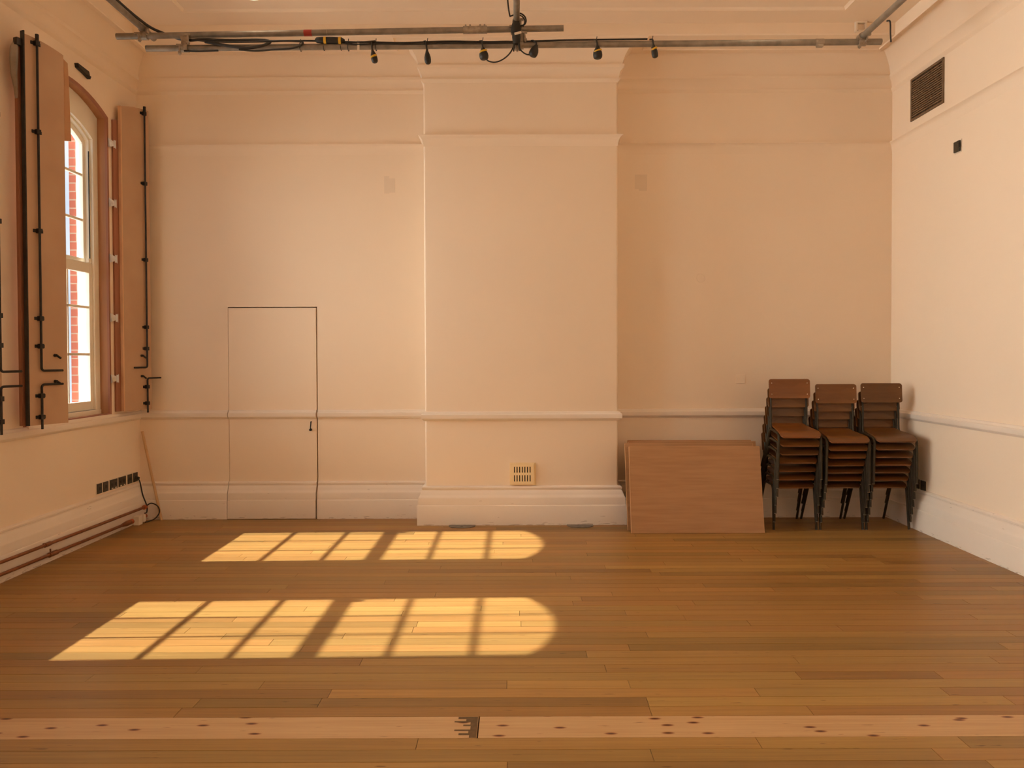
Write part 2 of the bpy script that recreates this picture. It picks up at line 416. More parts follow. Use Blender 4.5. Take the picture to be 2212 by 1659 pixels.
# the ceiling border runs straight along the back wall, in front of the chimney breast
mb = MB(); mb.prism([(6.99, 4.485), (7.0, 4.474), (YB - .13, 4.474), (YB - .13, 4.60), (6.99, 4.60)], lambda u, v, q: (q, u, v), XL + .2, XR - .2)
struct(mb.build('trim_ceiling_border', M['wall']))

# jib door: a slab of wall with its own lengths of dado and skirting
door = sempty('door_1', (-2.38, YB, 0))
mb = MB(); mb.b2(DX0 + .0035, DX1 - .011, YB - .002, YB + .04, .004, DZ - .010); mb.build('door_panel', M['wall'], door, bevel=.002)
mb = MB(); run(mb, 1, [(d if d > 0 else .0, max(z, .004)) for d, z in SK], DX0 + .004, DX1 - .012); mb.build('door_skirting', M['skirt'], door, angle=28)
mb = MB(); run(mb, 1, [(max(d, .0), z) for d, z in DADO], DX0 + .004, DX1 - .012); mb.build('door_dado', M['mould'], door, angle=28)
mb = MB(); hx = -2.006
mb.tube([(hx, YB - .0, .945), (hx, YB - .02, .945), (hx + .002, YB - .028, .93), (hx - .002, YB - .03, .89), (hx - .004, YB - .026, .872)], [.006, .006, .006, .005, .005], 10)
mb.tube([(hx - .004, YB, .868), (hx - .004, YB - .03, .868)], .012, 12)
h = mb.build('door_handle', M['iron'], door); h['label'] = 'black iron handle'

# ------------------------------------------------------------------ windows
def ring_pts(cy, hf, sill, sp, rs, n=16):
    return [(cy - hf, sill), (cy + hf, sill)] + [(cy + hf - 2 * hf * i / n, arch_z(hf - 2 * hf * i / n, hf, sp, rs)) for i in range(n + 1)]
def ringframe(mb, outer, inner, x0, x1, mi=0):
    """solid frame between two outlines of equal point count, from x0 to x1"""
    n = len(outer)
    O0 = [(x0, a, b) for a, b in outer]; I0 = [(x0, a, b) for a, b in inner]; O1 = [(x1, a, b) for a, b in outer]; I1 = [(x1, a, b) for a, b in inner]
    vs = O0 + I0 + I1 + O1; fs = []
    for j in range(n):
        q = (j + 1) % n
        for s_ in range(4): a = s_ * n; b = ((s_ + 1) % 4) * n; fs.append((a + j, a + q, b + q, b + j))
    mb.add(vs, fs, mi)
HB = .48                                              # half width of the glazed opening
ZB, ZM0, ZM1, ZS, RISE = 1.195, 2.335, 2.465, 3.485, .142
def window(idx, cy):
    w = sempty(f'window_{idx}', (XL - .1, cy, 1.065))
    mb = MB(); ringframe(mb, ring_pts(cy, .6195, 1.0655, 3.75, .155), ring_pts(cy, .605, 1.075, 3.742, .150), -3.684, -3.772); mb.build('window_lining', M['lining'], w)
    mb = MB(); ringframe(mb, ring_pts(cy, .626, 1.062, 3.755, .156), ring_pts(cy, .600, 1.078, 3.739, .149), -3.681, -3.700)
    mb.build('dark_bead', M['mahogany'], w)
    mb = MB(); ringframe(mb, ring_pts(cy, .615, 1.07, 3.75, .15), ring_pts(cy, .53, 1.115, 3.535, .155), -3.772, -3.80)
    ringframe(mb, ring_pts(cy, .56, 1.09, 3.70, .15), ring_pts(cy, .512, 1.135, 3.52, .150), -3.80, -3.915)
    mb.build('window_frame', M['cream'], w, angle=40)
    mb = MB(); mb.b2(-3.95, -3.76, cy - .60, cy + .60, 1.066, 1.115); mb.build('window_sill', M['cream'], w, bevel=.004)
    def sash(x0, x1, zb, zt, bars, arched, name):
        mb = MB(); xc = (x0 + x1) / 2
        if arched:
            ringframe(mb, ring_pts(cy, .528, zb, 3.52, .150), ring_pts(cy, HB, ZM1, ZS, RISE), x0, x1)
        else:
            mb.b2(x0, x1, cy - .528, cy - HB, zb, zt); mb.b2(x0, x1, cy + HB, cy + .528, zb, zt)
            mb.b2(x0, x1, cy - HB, cy + HB, zb, ZB); mb.b2(x0, x1, cy - HB, cy + HB, ZM0, zt)
        for z in bars: mb.b2(xc - .012, xc + .014, cy - HB, cy + HB, z - .011, z + .011)
        for q in (-HB / 3, HB / 3): mb.b2(xc - .012, xc + .014, cy + q - .009, cy + q + .009, ZB if not arched else ZM1, ZM0 if not arched else arch_z(q, HB, ZS, RISE) + .005)
        s_ = mb.build(name, M['cream'], w, bevel=.003)
        g = MB()
        if arched: g.prism(ring_pts(cy, HB + .004, ZM1 - .004, ZS, RISE), lambda u, v, q: (q, u, v), xc - .002, xc + .002)
        else: g.b2(xc - .002, xc + .002, cy - HB - .004, cy + HB + .004, ZB - .004, ZM0 + .004)
        g.build('glass_pane', M['glass'], s_)
    sash(-3.79, -3.83, 1.115, 2.425, (1.612, 2.03), False, 'lower_sash')
    sash(-3.835, -3.875, 2.40, 0, (2.806, 3.205), True, 'upper_sash')
    mb = MB(); mb.b2(-3.79, -3.765, cy + .43, cy + .475, 2.425, 2.46); mb.build('sash_stop', M['cream'], w)
    mb = MB(); mb.tube([(-3.795, cy + .502, 2.45), (-3.795, cy + .502, 3.42)], .005, 8); mb.build('sash_cord', M['iron'], w)
for i, c in enumerate(WIN): window(i + 1, c)

# inner window board / sill bead below the shutters
mb = MB()
for c in WIN: mb.b2(-3.76, -3.665, c - .60, c + .60, 1.045, 1.068)
struct(mb.build('trim_window_board', M['mould']))

# ------------------------------------------------------------------ folding window shutters
def shutter(label, A, B, A2, B2, ztop, ztop2, rod_u, hand_up, hand_lo, knob_u, strip=None, plaster=False, tall_at=0, hinges=None):
    """front leaf from plan point A to B (viewed from the room, A left), second leaf A2-B2 behind it"""
    A, B, A2, B2 = map(Vector, (A, B, A2, B2))
    root = thing('window_shutter', label, 'shutter', (A.x, A.y, 1.08))
    def frame(A, B):
        t = (B - A).normalized(); n = Vector((t.y, -t.x))
        if n.x < 0: n = -n
        return lambda u, z, w: (A.x + t.x * u + n.x * w, A.y + t.y * u + n.y * w, z), (B - A).length
    fn, ln = frame(A, B); zb = 1.085
    def outline(L, zt, drop, tall):
        top = []
        for i in range(9):
            u = L - L * i / 8; q = u / L if tall == 0 else 1 - u / L
            top.append((u, zt - drop * q * q))
        return [(0, zb), (L, zb)] + top
    mb = MB(); mb.prism(outline(ln, ztop, .05, tall_at), fn, -.028, 0); leaf = mb.build('leaf', M['board'], root, bevel=.002)
    f2, l2 = frame(A2, B2)
    mb = MB(); mb.prism(outline(l2, ztop2, .04, tall_at), f2, -.03, 0); mb.build('leaf', M['mahogany'], root, bevel=.002)['label'] = 'reddish brown inner leaf'
    # pale edge strip of the front leaf towards the window
    mb = MB()
    if tall_at == 0: mb.prism([(-.010, zb), (-.001, zb), (-.001, ztop + .02), (-.010, ztop + .02)], fn, -.03, .006); mb.build('edge_seal', M['iron'], root)['label'] = 'black edge seal'
    else: mb.prism([(-.014, zb), (0, zb), (0, ztop - .05), (-.014, ztop - .05)], fn, -.03, .001); mb.build('edge_lipping', M['edge'], root)
    if strip:
        mb = MB(); f3, l3 = frame(B + Vector((-.03, .016)), B + Vector((.03, .034)))
        mb.prism([(0, 3.24), (.062, 3.24), (.056, 3.5), (.046, ztop - .1), (0, ztop - .05)], f3, -.006, 0); mb.build('filler_strip', M['edge'], root)['label'] = 'pale torn strip'
    ru = rod_u * ln
    def rod(zs, hand, zh):
        s_ = .165 * hand
        p = arcfillet([fn(ru, zs, .02), fn(ru, zh, .02), fn(ru + s_, zh, .024)], .025)
        mb = MB(); mb.tube(p, .0085, 10); return mb.build('lock_rod', M['iron'], root)
    r1 = rod(ztop + .0, hand_up, 1.487); r2 = rod(1.055, hand_lo, 1.385)
    for r_, zs in ((r1, (ztop - .045, 3.24, 2.515, 1.872, 1.668)), (r2, (1.302, 1.145))):
        for z in zs:
            mb = MB(); mb.prism([(ru - .038, z - .012), (ru + .038, z - .012), (ru + .038, z + .012), (ru - .038, z + .012)], fn, 0, .006)
            mb.prism([(ru - .016, z - .017), (ru + .016, z - .017), (ru + .016, z + .017), (ru - .016, z + .017)], fn, 0, .032)
            for q in (-.028, .028): mb.tube([fn(ru + q, z, .005), fn(ru + q, z, .010)], .005, 8)
            mb.build('rod_bracket', M['iron'], root, bevel=.002)
    mb = MB(); mb.tube([fn(ru, ztop - .06, .02), fn(ru, ztop + .02, .02)], .013, 10); mb.build('rod_tip', M['iron'], r1)
    for z in (1.60, 1.405):
        ku = knob_u * ln; mb = MB(); mb.tube([fn(ku, z, 0), fn(ku, z, .022)], [.012, .010], 12); mb.tube([fn(ku, z, .022), fn(ku + .03, z - .022, .026)], .008, 10)
        mb.build('latch_knob', M['iron'], root)
    if plaster:
        mb = MB(); rows = []
        for z, a, b, d in ((3.87, -.045, -.018, .0), (3.82, -.066, -.02, .006), (3.74, -.072, -.022, .008), (3.64, -.068, -.03, .004), (3.54, -.045, -.03, .002), (3.46, -.034, -.03, .0)):
            rows.append([fn(a, z, -.05 + d), fn((a + b) / 2, z + .008, -.035 + d * 1.5), fn(b, z, -.035), fn(b, z, -.055), fn(a, z, -.06)])
        mb.loft(rows); mb.build('torn_sheet', M['plastertape'], root, angle=20)['label'] = 'grey torn plastic sheet'
        mb = MB(); mb.prism([(-.048, ztop - .09), (-.006, ztop - .09), (-.006, ztop - .04), (-.048, ztop - .04)], fn, -.05, -.01); mb.build('top_latch', M['iron'], root)
    if hinges:
        for z in hinges:
            mb = MB(); y0 = A2.y - .035
            mb.add([(-3.676, y0 - .045, z - .04), (-3.676, y0 - .012, z - .032), (-3.655, y0 + .012, z - .02), (-3.648, y0 + .035, z - .04),
                    (-3.648, y0 + .035, z + .04), (-3.655, y0 + .012, z + .02), (-3.676, y0 - .012, z + .032), (-3.676, y0 - .045, z + .04)], [tuple(range(8))])
            o = mb.build('hinge', M['zinc'], root, smooth=False); md = o.modifiers.new('solid', 'SOLIDIFY'); md.thickness = .004
            mb = MB(); mb.tube([(-3.65, y0 + .012, z - .035), (-3.65, y0 + .012, z + .035)], .006, 8); mb.build('hinge_pin', M['zinc'], o)
    return root
shutter('left brown shutter of the visible sash window, folded open with torn grey sheet', (-3.545, 5.605), (-3.425, 5.885), (-3.60, 5.605), (-3.50, 5.86), 3.93, 3.90, .27, 1, 1, .66, True, True, 0)
HZ = (3.53, 2.99, 2.485, 1.945, 1.39)
shutter('right brown shutter of the visible sash window, folded back beside the back corner', (-3.62, 7.125), (-3.52, 7.44), (-3.672, 7.07), (-3.585, 7.33), 3.95, 3.80, .78, -1, 1, .62, False, False, 1, HZ)
shutter('brown shutter cut off by the left edge of the photo', (-3.59, 5.02), (-3.53, 5.285), (-3.672, 4.99), (-3.60, 5.17), 3.95, 3.80, .9, 1, 1, .5, False, False, 1)

# ------------------------------------------------------------------ school chairs
def superellipse_rect(hx, hy, r, n=5):
    pts = []
    for cx, cy, a0 in ((hx - r, hy - r, 0), (-hx + r, hy - r, 90), (-hx + r, -hy + r, 180), (hx - r, -hy + r, 270)):
        for i in range(n + 1):
            q = R(a0 + 90 * i / n); pts.append((cx + r * math.cos(q), cy + r * math.sin(q)))
    return pts
def make_chair(ply, label):
    root = thing('school_chair', label, 'chair', (0, 0, 0), None)
    # seat: moulded plywood, dished, with a drooping front edge and rounded corners
    th = .011; NX, NY = 14, 18
    def seat_pt(i, j):
        v = j / NY; y = .135 - .375 * v
        hw = .150 + .030 * min(1, v / .75)
        if v > .9: hw -= .022 * ((v - .9) / .1) ** 2.2
        if v < .08: hw -= .018 * (1 - v / .08) ** 2
        u = -1 + 2 * i / NX; x = u * hw
        z = .424 - .010 * math.sin(math.pi * min(1, v / .8)) * (1 - u * u)
        if v > .72: z -= .036 * ((v - .72) / .28) ** 1.8
        if v < .2: z += .012 * ((.2 - v) / .2) ** 2
        return Vector((x, y, z))
    mb = MB(); top = [[seat_pt(i, j) for i in range(NX + 1)] for j in range(NY + 1)]
    rings = []
    for row in top: rings.append(row + [p - Vector((0, 0, th)) for p in reversed(row)])
    mb.loft(rings); mb.build('seat', ply, root, angle=50)
    # backrest: curved board, rounded corners, four rivets
    out = superellipse_rect(.188, .087, .022)
    def bk(x, z, w): 
        zz = .762 + z
        return Vector((x, .098 + .10 * (zz - .675) / .5 + .018 * (1 - (x / .188) ** 2) + w, zz))
    mb = MB(); n = len(out)
    inner = lambda f: [(x * f, z * f) for x, z in out]
    fr = [[bk(x, z, 0) for x, z in inner(f)] for f in (1, .75, .5, .25, .02)]
    mb.loft(list(reversed(fr)) + [[bk(x, z, .011) for x, z in inner(f)] for f in (1, .75, .5, .25, .02)], True, True)
    b = mb.build('backrest', ply, root, angle=50)
    for sx in (-1, 1):
        for sz in (-1, 1):
            p = bk(sx * .163, sz * .05, 0); mb = MB()
            mb.tube([p + Vector((0, .002, 0)), p + Vector((0, -.0015, 0)), p + Vector((0, -.0035, 0))], [.0055, .0055, .003], 10)
            mb.build('rivet', M['brass'], b)['label'] = 'bright metal rivet'
    r = .0112
    for s_ in (-1, 1):
        fa, fb = Vector((s_ * .186, -.195, .403)), Vector((s_ * .178, .058, .403))
        f0 = Vector((s_ * .193, -.238, 0)); f1 = Vector((s_ * .190, .240, 0))
        c1 = arcfillet([f0, fa, fb], .05, 7); mid = (fa + fb) / 2
        kk = 8
        mb = MB(); mb.tube(c1[:2], r, 10); fl = mb.build('leg', M['frame'], root)
        mb = MB(); full = arcfillet([f0, fa, fb, f1], .055, 7)
        mb.tube(full[1:-1], r, 10); mb.build('seat_rail', M['frame'], root)
        mb = MB(); mb.tube(full[-2:], r, 10); rl = mb.build('leg', M['frame'], root)
        for leg, a, d in ((fl, f0, fa - f0), (rl, f1, fb - f1)):
            d = d.normalized(); mb = MB(); mb.tube([a, a + d * .004], .0115, 10); mb.build('foot_tip', M['foot'], leg)
        mb = MB(); mb.tube(curve([(s_ * .166, .045, .396), (s_ * .166, .075, .402), (s_ * .164, .098, .45), (s_ * .163, .118, .60), (s_ * .163, .142, .70), (s_ * .163, .158, .83)], 5), .0095, 10)
        mb.build('back_upright', M['frame'], root)
    for y in (-.15, .07):
        mb = MB(); mb.tube([(-.186, y, .400), (.186, y, .400)], .008, 8); mb.build('crossbar', M['frame'], root)
    return root
protos = {}
for key in ('ply', 'ply_dark', 'ply_red'): protos[key] = make_chair(M[key], 'wooden school chair')
STK = ('left stack beside the leaning tabletops', 'middle stack of the three', 'right stack in the room corner')
LVL = ('bottom', 'second from bottom', 'third from bottom', 'fourth from bottom', 'fifth from bottom', 'second from top', 'topmost')
used = set()
rnd = random.Random(3)
TOPS = ('ply_red', 'ply', 'ply_dark')
for si, (cx, pitch, tilt) in enumerate(((2.527, .0835, 1.1), (2.950, .0755, 1.05), (3.370, .0765, 1.05))):
    for kx in range(7):
        key = TOPS[si] if kx == 6 else rnd.choice(('ply', 'ply', 'ply_dark'))
        src = protos[key]
        if key in used: c = child_copy(src, None)
        else: c = src; used.add(key)
        piv = Vector((0, 0, .41)); T = Matrix.Translation(Vector((cx + rnd.uniform(-.004, .004), 7.172 - .0285 * kx, pitch * kx)))
        Mx = T @ Matrix.Translation(piv) @ Matrix.Rotation(R(tilt * kx), 4, 'X') @ Matrix.Rotation(R(rnd.uniform(-.6, .6) if kx else 0), 4, 'Z') @ Matrix.Translation(-piv)
        c.location = Mx.translation; c.rotation_euler = Mx.to_euler()
        shade = {'ply_red': 'reddish-brown', 'ply': 'brown', 'ply_dark': 'dark brown'}[key] if kx == 6 else 'brown'
        tag(c, f'{shade} plywood school chair, {LVL[kx]} of the {STK[si]}', 'chair', 'stacked wooden school chairs')

# ------------------------------------------------------------------ tabletops leaning on the back wall
BD = [('front', 1.031, 2.212, 6.815, .0, 6.965, .754), ('second', 1.016, 2.20, 6.93, .0, 7.125, .765), ('third', 1.075, 2.272, 7.065, .0, 7.275, .765), ('rearmost', 1.085, 2.272, 7.19, .0, 7.415, .762)]
LAB = {'front': 'front beech tabletop of the row leaning by the chair stacks, fully visible', 'second': 'beech tabletop leaning directly behind the front one, left edge showing',
       'third': 'third beech tabletop back, only its top edge and right corner showing', 'rearmost': 'rearmost leaning beech tabletop, nearest the wall, shortest at right'}
for nm, x0, x1, yb, zb, yt, zt in BD:
    root = thing('tabletop', LAB[nm], 'tabletop', ((x0 + x1) / 2, yb, 0), 'beech tabletops leaning on the wall')
    d = Vector((0, yt - yb, zt)).normalized(); n = Vector((0, -d.z, d.y)); L = math.hypot(yt - yb, zt)
    f = lambda x, s_, w: Vector((x, yb, .002)) + d * s_ + n * w
    rot = Matrix((Vector((1, 0, 0)), n * -1, d)).transposed()
    mb = MB(); mb.box(f((x0 + x1) / 2, L / 2, -.012), (x1 - x0, .0235, L), rot); b = mb.build('panel', M['beech'], root, bevel=.0015)
    mb = MB(); mb.box(f(x0 - .001, L / 2, -.012), (.003, .0232, L), rot); mb.box(f(x1 + .001, L / 2, -.012), (.003, .0232, L), rot)
    mb.box(f((x0 + x1) / 2, L + .001, -.012), (x1 - x0 + .005, .0232, .003), rot); mb.build('edge_band', M['beechedge'], root)
    for s_ in (.15, L - .15):
        mb = MB(); mb.box(f((x0 + x1) / 2, s_, -.045), (x1 - x0 - .2, .042, .04), rot); mb.build('batten', M['beechedge'], root)

# ------------------------------------------------------------------ wall fittings
def plate_left(y, z, w, h, label, kind, double=False):
    """black-nickel plate on the left wall"""
    root = thing('wall_socket', label, 'socket', (XL, y, z), 'row of black wall sockets by the left corner')
    mb = MB(); mb.b2(XL, XL + .006, y - w / 2 - .004, y + w / 2 + .004, z - h / 2 - .004, z + h / 2 + .004); mb.build('back_box', M['white'], root)['label'] = 'pale surround'
    mb = MB(); mb.b2(XL + .006, XL + .014, y - w / 2, y + w / 2, z - h / 2, z + h / 2); mb.build('face_plate', M['switchmetal'], root, bevel=.0015)
    for q in ((-.25, .25) if double else (0,)):
        mb = MB()
        mb.b2(XL + .014, XL + .018, y + q * w - .014, y + q * w + .014, z - .014, z + .014); mb.build('insert', M['iron'], root, bevel=.001)
        if double: mb = MB(); mb.b2(XL + .014, XL + .017, y + q * w - .012, y + q * w + .012, z - h / 2 + .004, z - h / 2 + .014); mb.build('rocker', M['white'], root)['label'] = 'pale rocker switch'
LS = [(6.78, .075, 'leftmost single black socket plate in the row low on the left wall', 0), (6.885, .08, 'second single black socket plate from the left in the low wall row', 0),
      (7.02, .125, 'left double black socket with pale switches in the low wall row', 1), (7.175, .125, 'right double black socket with pale switches in the low wall row', 1),
      (7.318, .078, 'single black socket plate just right of the double ones', 0), (7.425, .078, 'black socket plate nearest the corner, with a cable plugged in', 0)]
for y, w, lab, dbl in LS: plate_left(y, .425, w, .088, lab, 'socket', dbl)
for y, lab in ((7.035, 'left of two black sockets on the right wall behind the chair stack'), (6.925, 'right of two black sockets on the right wall beside the chair stack')):
    root = thing('wall_socket', lab, 'socket', (XR, y, .40), 'two black sockets on the right wall')
    mb = MB(); mb.b2(XR - .005, XR, y - .045, y + .045, .352, .448); mb.build('back_box', M['white'], root)['label'] = 'pale surround'
    mb = MB(); mb.b2(XR - .014, XR - .005, y - .042, y + .042, .356, .444); mb.build('face_plate', M['switchmetal'], root, bevel=.0015)
    for q in (-.012, .012):
        mb = MB(); mb.b2(XR - .0155, XR - .0135, y + q - .003, y + q + .003, .392, .408); mb.build('pin_hole', M['dark'], root)
# ventilation grille
gy0, gy1, gz0, gz1 = 6.635, 7.185, 3.745, 4.135
root = thing('air_grille', 'large brown metal air grille high on the right wall under the cornice', 'vent', (XR, (gy0 + gy1) / 2, gz0))
mb = MB(); fw = .022
mb.b2(XR - .012, XR, gy0, gy1, gz0, gz0 + fw); mb.b2(XR - .012, XR, gy0, gy1, gz1 - fw, gz1); mb.b2(XR - .012, XR, gy0, gy0 + fw, gz0 + fw, gz1 - fw); mb.b2(XR - .012, XR, gy1 - fw, gy1, gz0 + fw, gz1 - fw)
mb.build('grille_frame', M['grille'], root, bevel=.002)
mb = MB(); mb.b2(XR - .0015, XR - .0005, gy0 + fw, gy1 - fw, gz0 + fw, gz1 - fw); mb.build('backing', M['dark'], root)
mb = MB(); ng = 17
for i in range(1, ng): z = gz0 + fw + (gz1 - gz0 - 2 * fw) * i / ng; mb.b2(XR - .009, XR - .003, gy0 + fw, gy1 - fw, z - .0052, z + .0052)
for i in range(1, 26): y = gy0 + fw + (gy1 - gy0 - 2 * fw) * i / 26; mb.b2(XR - .007, XR - .003, y - .0022, y + .0022, gz0 + fw, gz1 - fw)
mb.build('grille_mesh', M['grille'], root, smooth=False)
root = thing('wall_switch', 'small black square plate high on the right wall below the grille', 'switch', (XR, 6.42, 3.31))
mb = MB(); mb.b2(XR - .004, XR, 6.370, 6.468, 3.258, 3.362); mb.build('surround', M['white'], root)
mb = MB(); mb.b2(XR - .02, XR - .004, 6.380, 6.462, 3.266, 3.354); mb.build('face_plate', M['switchmetal'], root, bevel=.003)
mb = MB(); mb.b2(XR - .024, XR - .018, 6.366, 6.384, 3.29, 3.33); mb.build('side_catch', M['iron'], root)
# blank plate, filler ring, paint patches on the back wall
root = thing('blanking_plate', 'small cream square blanking plate on the back wall above the dado', 'wall plate', (2.21, YB, 1.353))
mb = MB(); mb.b2(2.164, 2.256, YB - .010, YB, 1.307, 1.399); mb.build('plate', M['wall'], root, bevel=.003)
for q in (-.03, .03):
    mb = MB(); mb.tube([(2.21 + q, YB - .010, 1.353), (2.21 + q, YB - .0115, 1.353)], .003, 8); mb.build('screw', M['white'], root)
mb = MB(); c = (1.822, 2.342)
mb.tube([(c[0] + .041 * math.cos(R(15 * i)), YB - .001, c[1] + .041 * math.sin(R(15 * i))) for i in range(25)], .0028, 6)
mb.tube([(c[0], YB, c[1]), (c[0], YB - .0022, c[1])], .039, 24)
tag(mb.build('cover_disc', M['mark']), 'round painted-over cover disc on the back wall right of the chimney breast', 'cover')
def patch(cx, cz, boxes, lab):
    mb = MB()
    for i, (a, b, c_, d) in enumerate(boxes): mb.b2(cx + a, cx + b, YB - .0012 - .0006 * i, YB, cz + c_, cz + d)
    tag(mb.build('tape_patch', M['cardscrap'], smooth=False), lab, 'patch', 'tape patches on the back wall')
patch(-1.225, 3.262, [(-.05, .0, -.085, .085), (-.05, .055, -.062, .062), (.0, .055, -.075, -.05)], 'faded tape patch on the back wall left of the chimney breast')
patch(1.236, 3.275, [(-.06, .06, -.062, .078), (-.02, .058, -.08, .07)], 'faded tape patch on the back wall right of the chimney breast')
# chimney vent
root = thing('wall_vent', 'cream square vent with two rows of slots low on the chimney breast', 'vent', (.067, CY, .345))
vx0, vx1, vz0, vz1 = -.055, .192, .364, .578
mb = MB(); mb.b2(vx0, vx1, CY - .006, CY, vz0, vz1); mb.build('back_plate', M['ivory'], root, bevel=.002)
mb = MB(); x0, x1, z0, z1 = vx0 + .010, vx1 - .018, vz0 + .010, vz1 - .010; ya, yb_ = CY - .024, CY - .018
sl = [x0 + .03 + .0245 * i for i in range(7)]; rows_ = ((z0 + .028, z0 + .088), (z0 + .112, z0 + .168))
prevx = x0
for s_ in sl:
    mb.b2(prevx, s_, ya, yb_, z0, z1)
    mb.b2(s_, s_ + .009, ya, yb_, z0, rows_[0][0]); mb.b2(s_, s_ + .009, ya, yb_, rows_[0][1], rows_[1][0]); mb.b2(s_, s_ + .009, ya, yb_, rows_[1][1], z1)
    prevx = s_ + .009
mb.b2(prevx, x1, ya, yb_, z0, z1)
mb.b2(x0, x1, yb_, CY - .006, z0, z0 + .004); mb.b2(x0, x1, yb_, CY - .006, z1 - .004, z1); mb.b2(x0, x0 + .004, yb_, CY - .006, z0, z1); mb.b2(x1 - .004, x1, yb_, CY - .006, z0, z1)
mb.build('slotted_cover', M['ivory'], root)
mb = MB(); mb.b2(x0 + .005, x1 - .005, CY - .0075, CY - .006, z0 + .005, z1 - .005); mb.build('vent_core', M['dark'], root)
# floor plates sticking out under the chimney breast skirting
for x0, x1, lab in ((-.625, -.375, 'left flat grey metal plate on the floor at the foot of the chimney breast'), (.475, .725, 'right flat grey metal plate on the floor at the foot of the chimney breast')):
    w = x1 - x0; mb = MB()
    mb.prism([(x0, 7.20), (x0 + .004, 7.115), (x0 + .035, 7.065), (x0 + w * .6, 7.045), (x1 - .05, 7.06), (x1 - .005, 7.11), (x1, 7.20)], lambda u, v, q: (u, v, q), .0005, .006)
    mb.tube([((x0 + x1) / 2, 7.10, .006), ((x0 + x1) / 2, 7.10, .009)], .012, 12)
    tag(mb.build('floor_plate', M['floorplate']), lab, 'plate', 'grey plates under the chimney skirting')
# dark rubbed patch of boards is left to the floor; black bracket over the window
root = thing('wall_bracket', 'small black bracket on the left wall above the arched window', 'bracket', (XL, 6.58, 4.02))
mb = MB(); mb.prism([(6.49, 4.055), (6.66, 4.045), (6.685, 3.985), (6.62, 4.0), (6.50, 4.02)], lambda u, v, q: (q, u, v), XL, XL + .035); mb.build('bracket_body', M['iron'], root, bevel=.004)
mb = MB(); mb.tube([(XL + .02, 6.63, 4.01), (XL + .05, 6.65, 3.985)], .012, 10); mb.build('hook', M['iron'], root)
# dowel in the corner
mb = MB(); mb.tube([(-3.445, 7.452, .0), (-3.652, 7.512, .86)], .0125, 12)
tag(mb.build('wooden_pole', M['dowel']), 'thin pale wooden pole leaning in the left corner', 'pole')

# ------------------------------------------------------------------ heating pipes along the left wall
px = -3.585
root = thing('heating_pipe', 'upper copper heating pipe along the left skirting', 'pipe', (px, 5.5, .155), 'two copper pipes along the left skirting')
mb = MB(); mb.tube([(px, YF + .02, .185), (px, 5.3, .160), (px, 7.40, .136)], .0125, 12); mb.build('pipe_run', M['copper'], root)
for y, z in ((5.86, .154), (3.5, .176)):
    mb = MB(); mb.tube([(px, y - .035, z), (px, y + .035, z)], .017, 12); mb.b2(-3.64, px, y - .006, y + .006, z - .008, z + .008); mb.build('pipe_clip', M['copper'], root)
mb = MB(); mb.tube([(px, 7.39, .136), (px, 7.425, .136)], .022, 14); mb.build('end_cap', M['orange'], root)['label'] = 'orange end cap'
root = thing('heating_pipe', 'lower copper heating pipe just above the floor by the left skirting', 'pipe', (px, 5.5, .07), 'two copper pipes along the left skirting')
mb = MB(); mb.tube([(px, YF + .02, .095), (px, 5.3, .074), (px, 7.13, .052)], .0125, 12); mb.build('pipe_run', M['copper'], root)
for y, z in ((5.93, .066), (3.5, .089)):
    mb = MB(); mb.tube([(px, y - .05, z), (px, y + .05, z)], .019, 12); mb.tube([(px, y - .03, z), (px - .002, y - .03, z + .045)], .006, 8); mb.b2(-3.64, px, y - .006, y + .006, z - .008, z + .008); mb.build('pipe_clip', M['copper'], root)
mb = MB(); mb.tube([(px, 6.98, .054), (px, 7.06, .053), (px, 7.12, .052)], [.015, .024, .024], 14); mb.build('pipe_union', M['copper'], root)
mb = MB(); mb.tube([(px, 7.12, .052), (px, 7.16, .052)], .023, 14); mb.build('end_cap', M['orange'], root)['label'] = 'orange end cap'
root = thing('pipe_valve', 'small white valve box on the floor at the end of the copper pipes', 'valve', (-3.56, 7.28, 0))
mb = MB(); mb.b2(-3.605, -3.545, 7.215, 7.285, .0, .085); mb.b2(-3.60, -3.55, 7.305, 7.36, .01, .08); mb.build('valve_body', M['white'], root, bevel=.006)
mb = MB(); mb.tube([(-3.575, 7.36, .052), (-3.575, 7.40, .055)], .02, 12); mb.build('valve_cap', M['orange'], root)['label'] = 'orange valve cap'
mb = MB(); mb.tube([(-3.575, 7.285, .045), (-3.575, 7.305, .045)], .015, 10); mb.build('valve_stem', M['copper'], root)
root = thing('black_cable', 'black cable from the corner socket, looping down to the pipe valve', 'cable', (-3.66, 7.45, .42))
mb = MB(); mb.tube(curve([(XL + .016, 7.455, .41), (XL + .035, 7.462, .37), (-3.622, 7.445, .25), (-3.575, 7.425, .15), (-3.565, 7.405, .09), (-3.57, 7.37, .085)], 6), .006, 8); mb.build('lead', M['rubber'], root)
mb = MB(); mb.tube(curve([(-3.572, 7.415, .15), (-3.53, 7.43, .17), (-3.47, 7.43, .14), (-3.45, 7.42, .085), (-3.48, 7.40, .03), (-3.53, 7.37, .007), (-3.545, 7.33, .006)], 6), .006, 8); mb.build('cable_loop', M['rubber'], root)
mb = MB(); mb.tube([(XL + .014, 7.455, .415), (XL + .03, 7.455, .405)], .014, 10); mb.build('plug', M['rubber'], root)

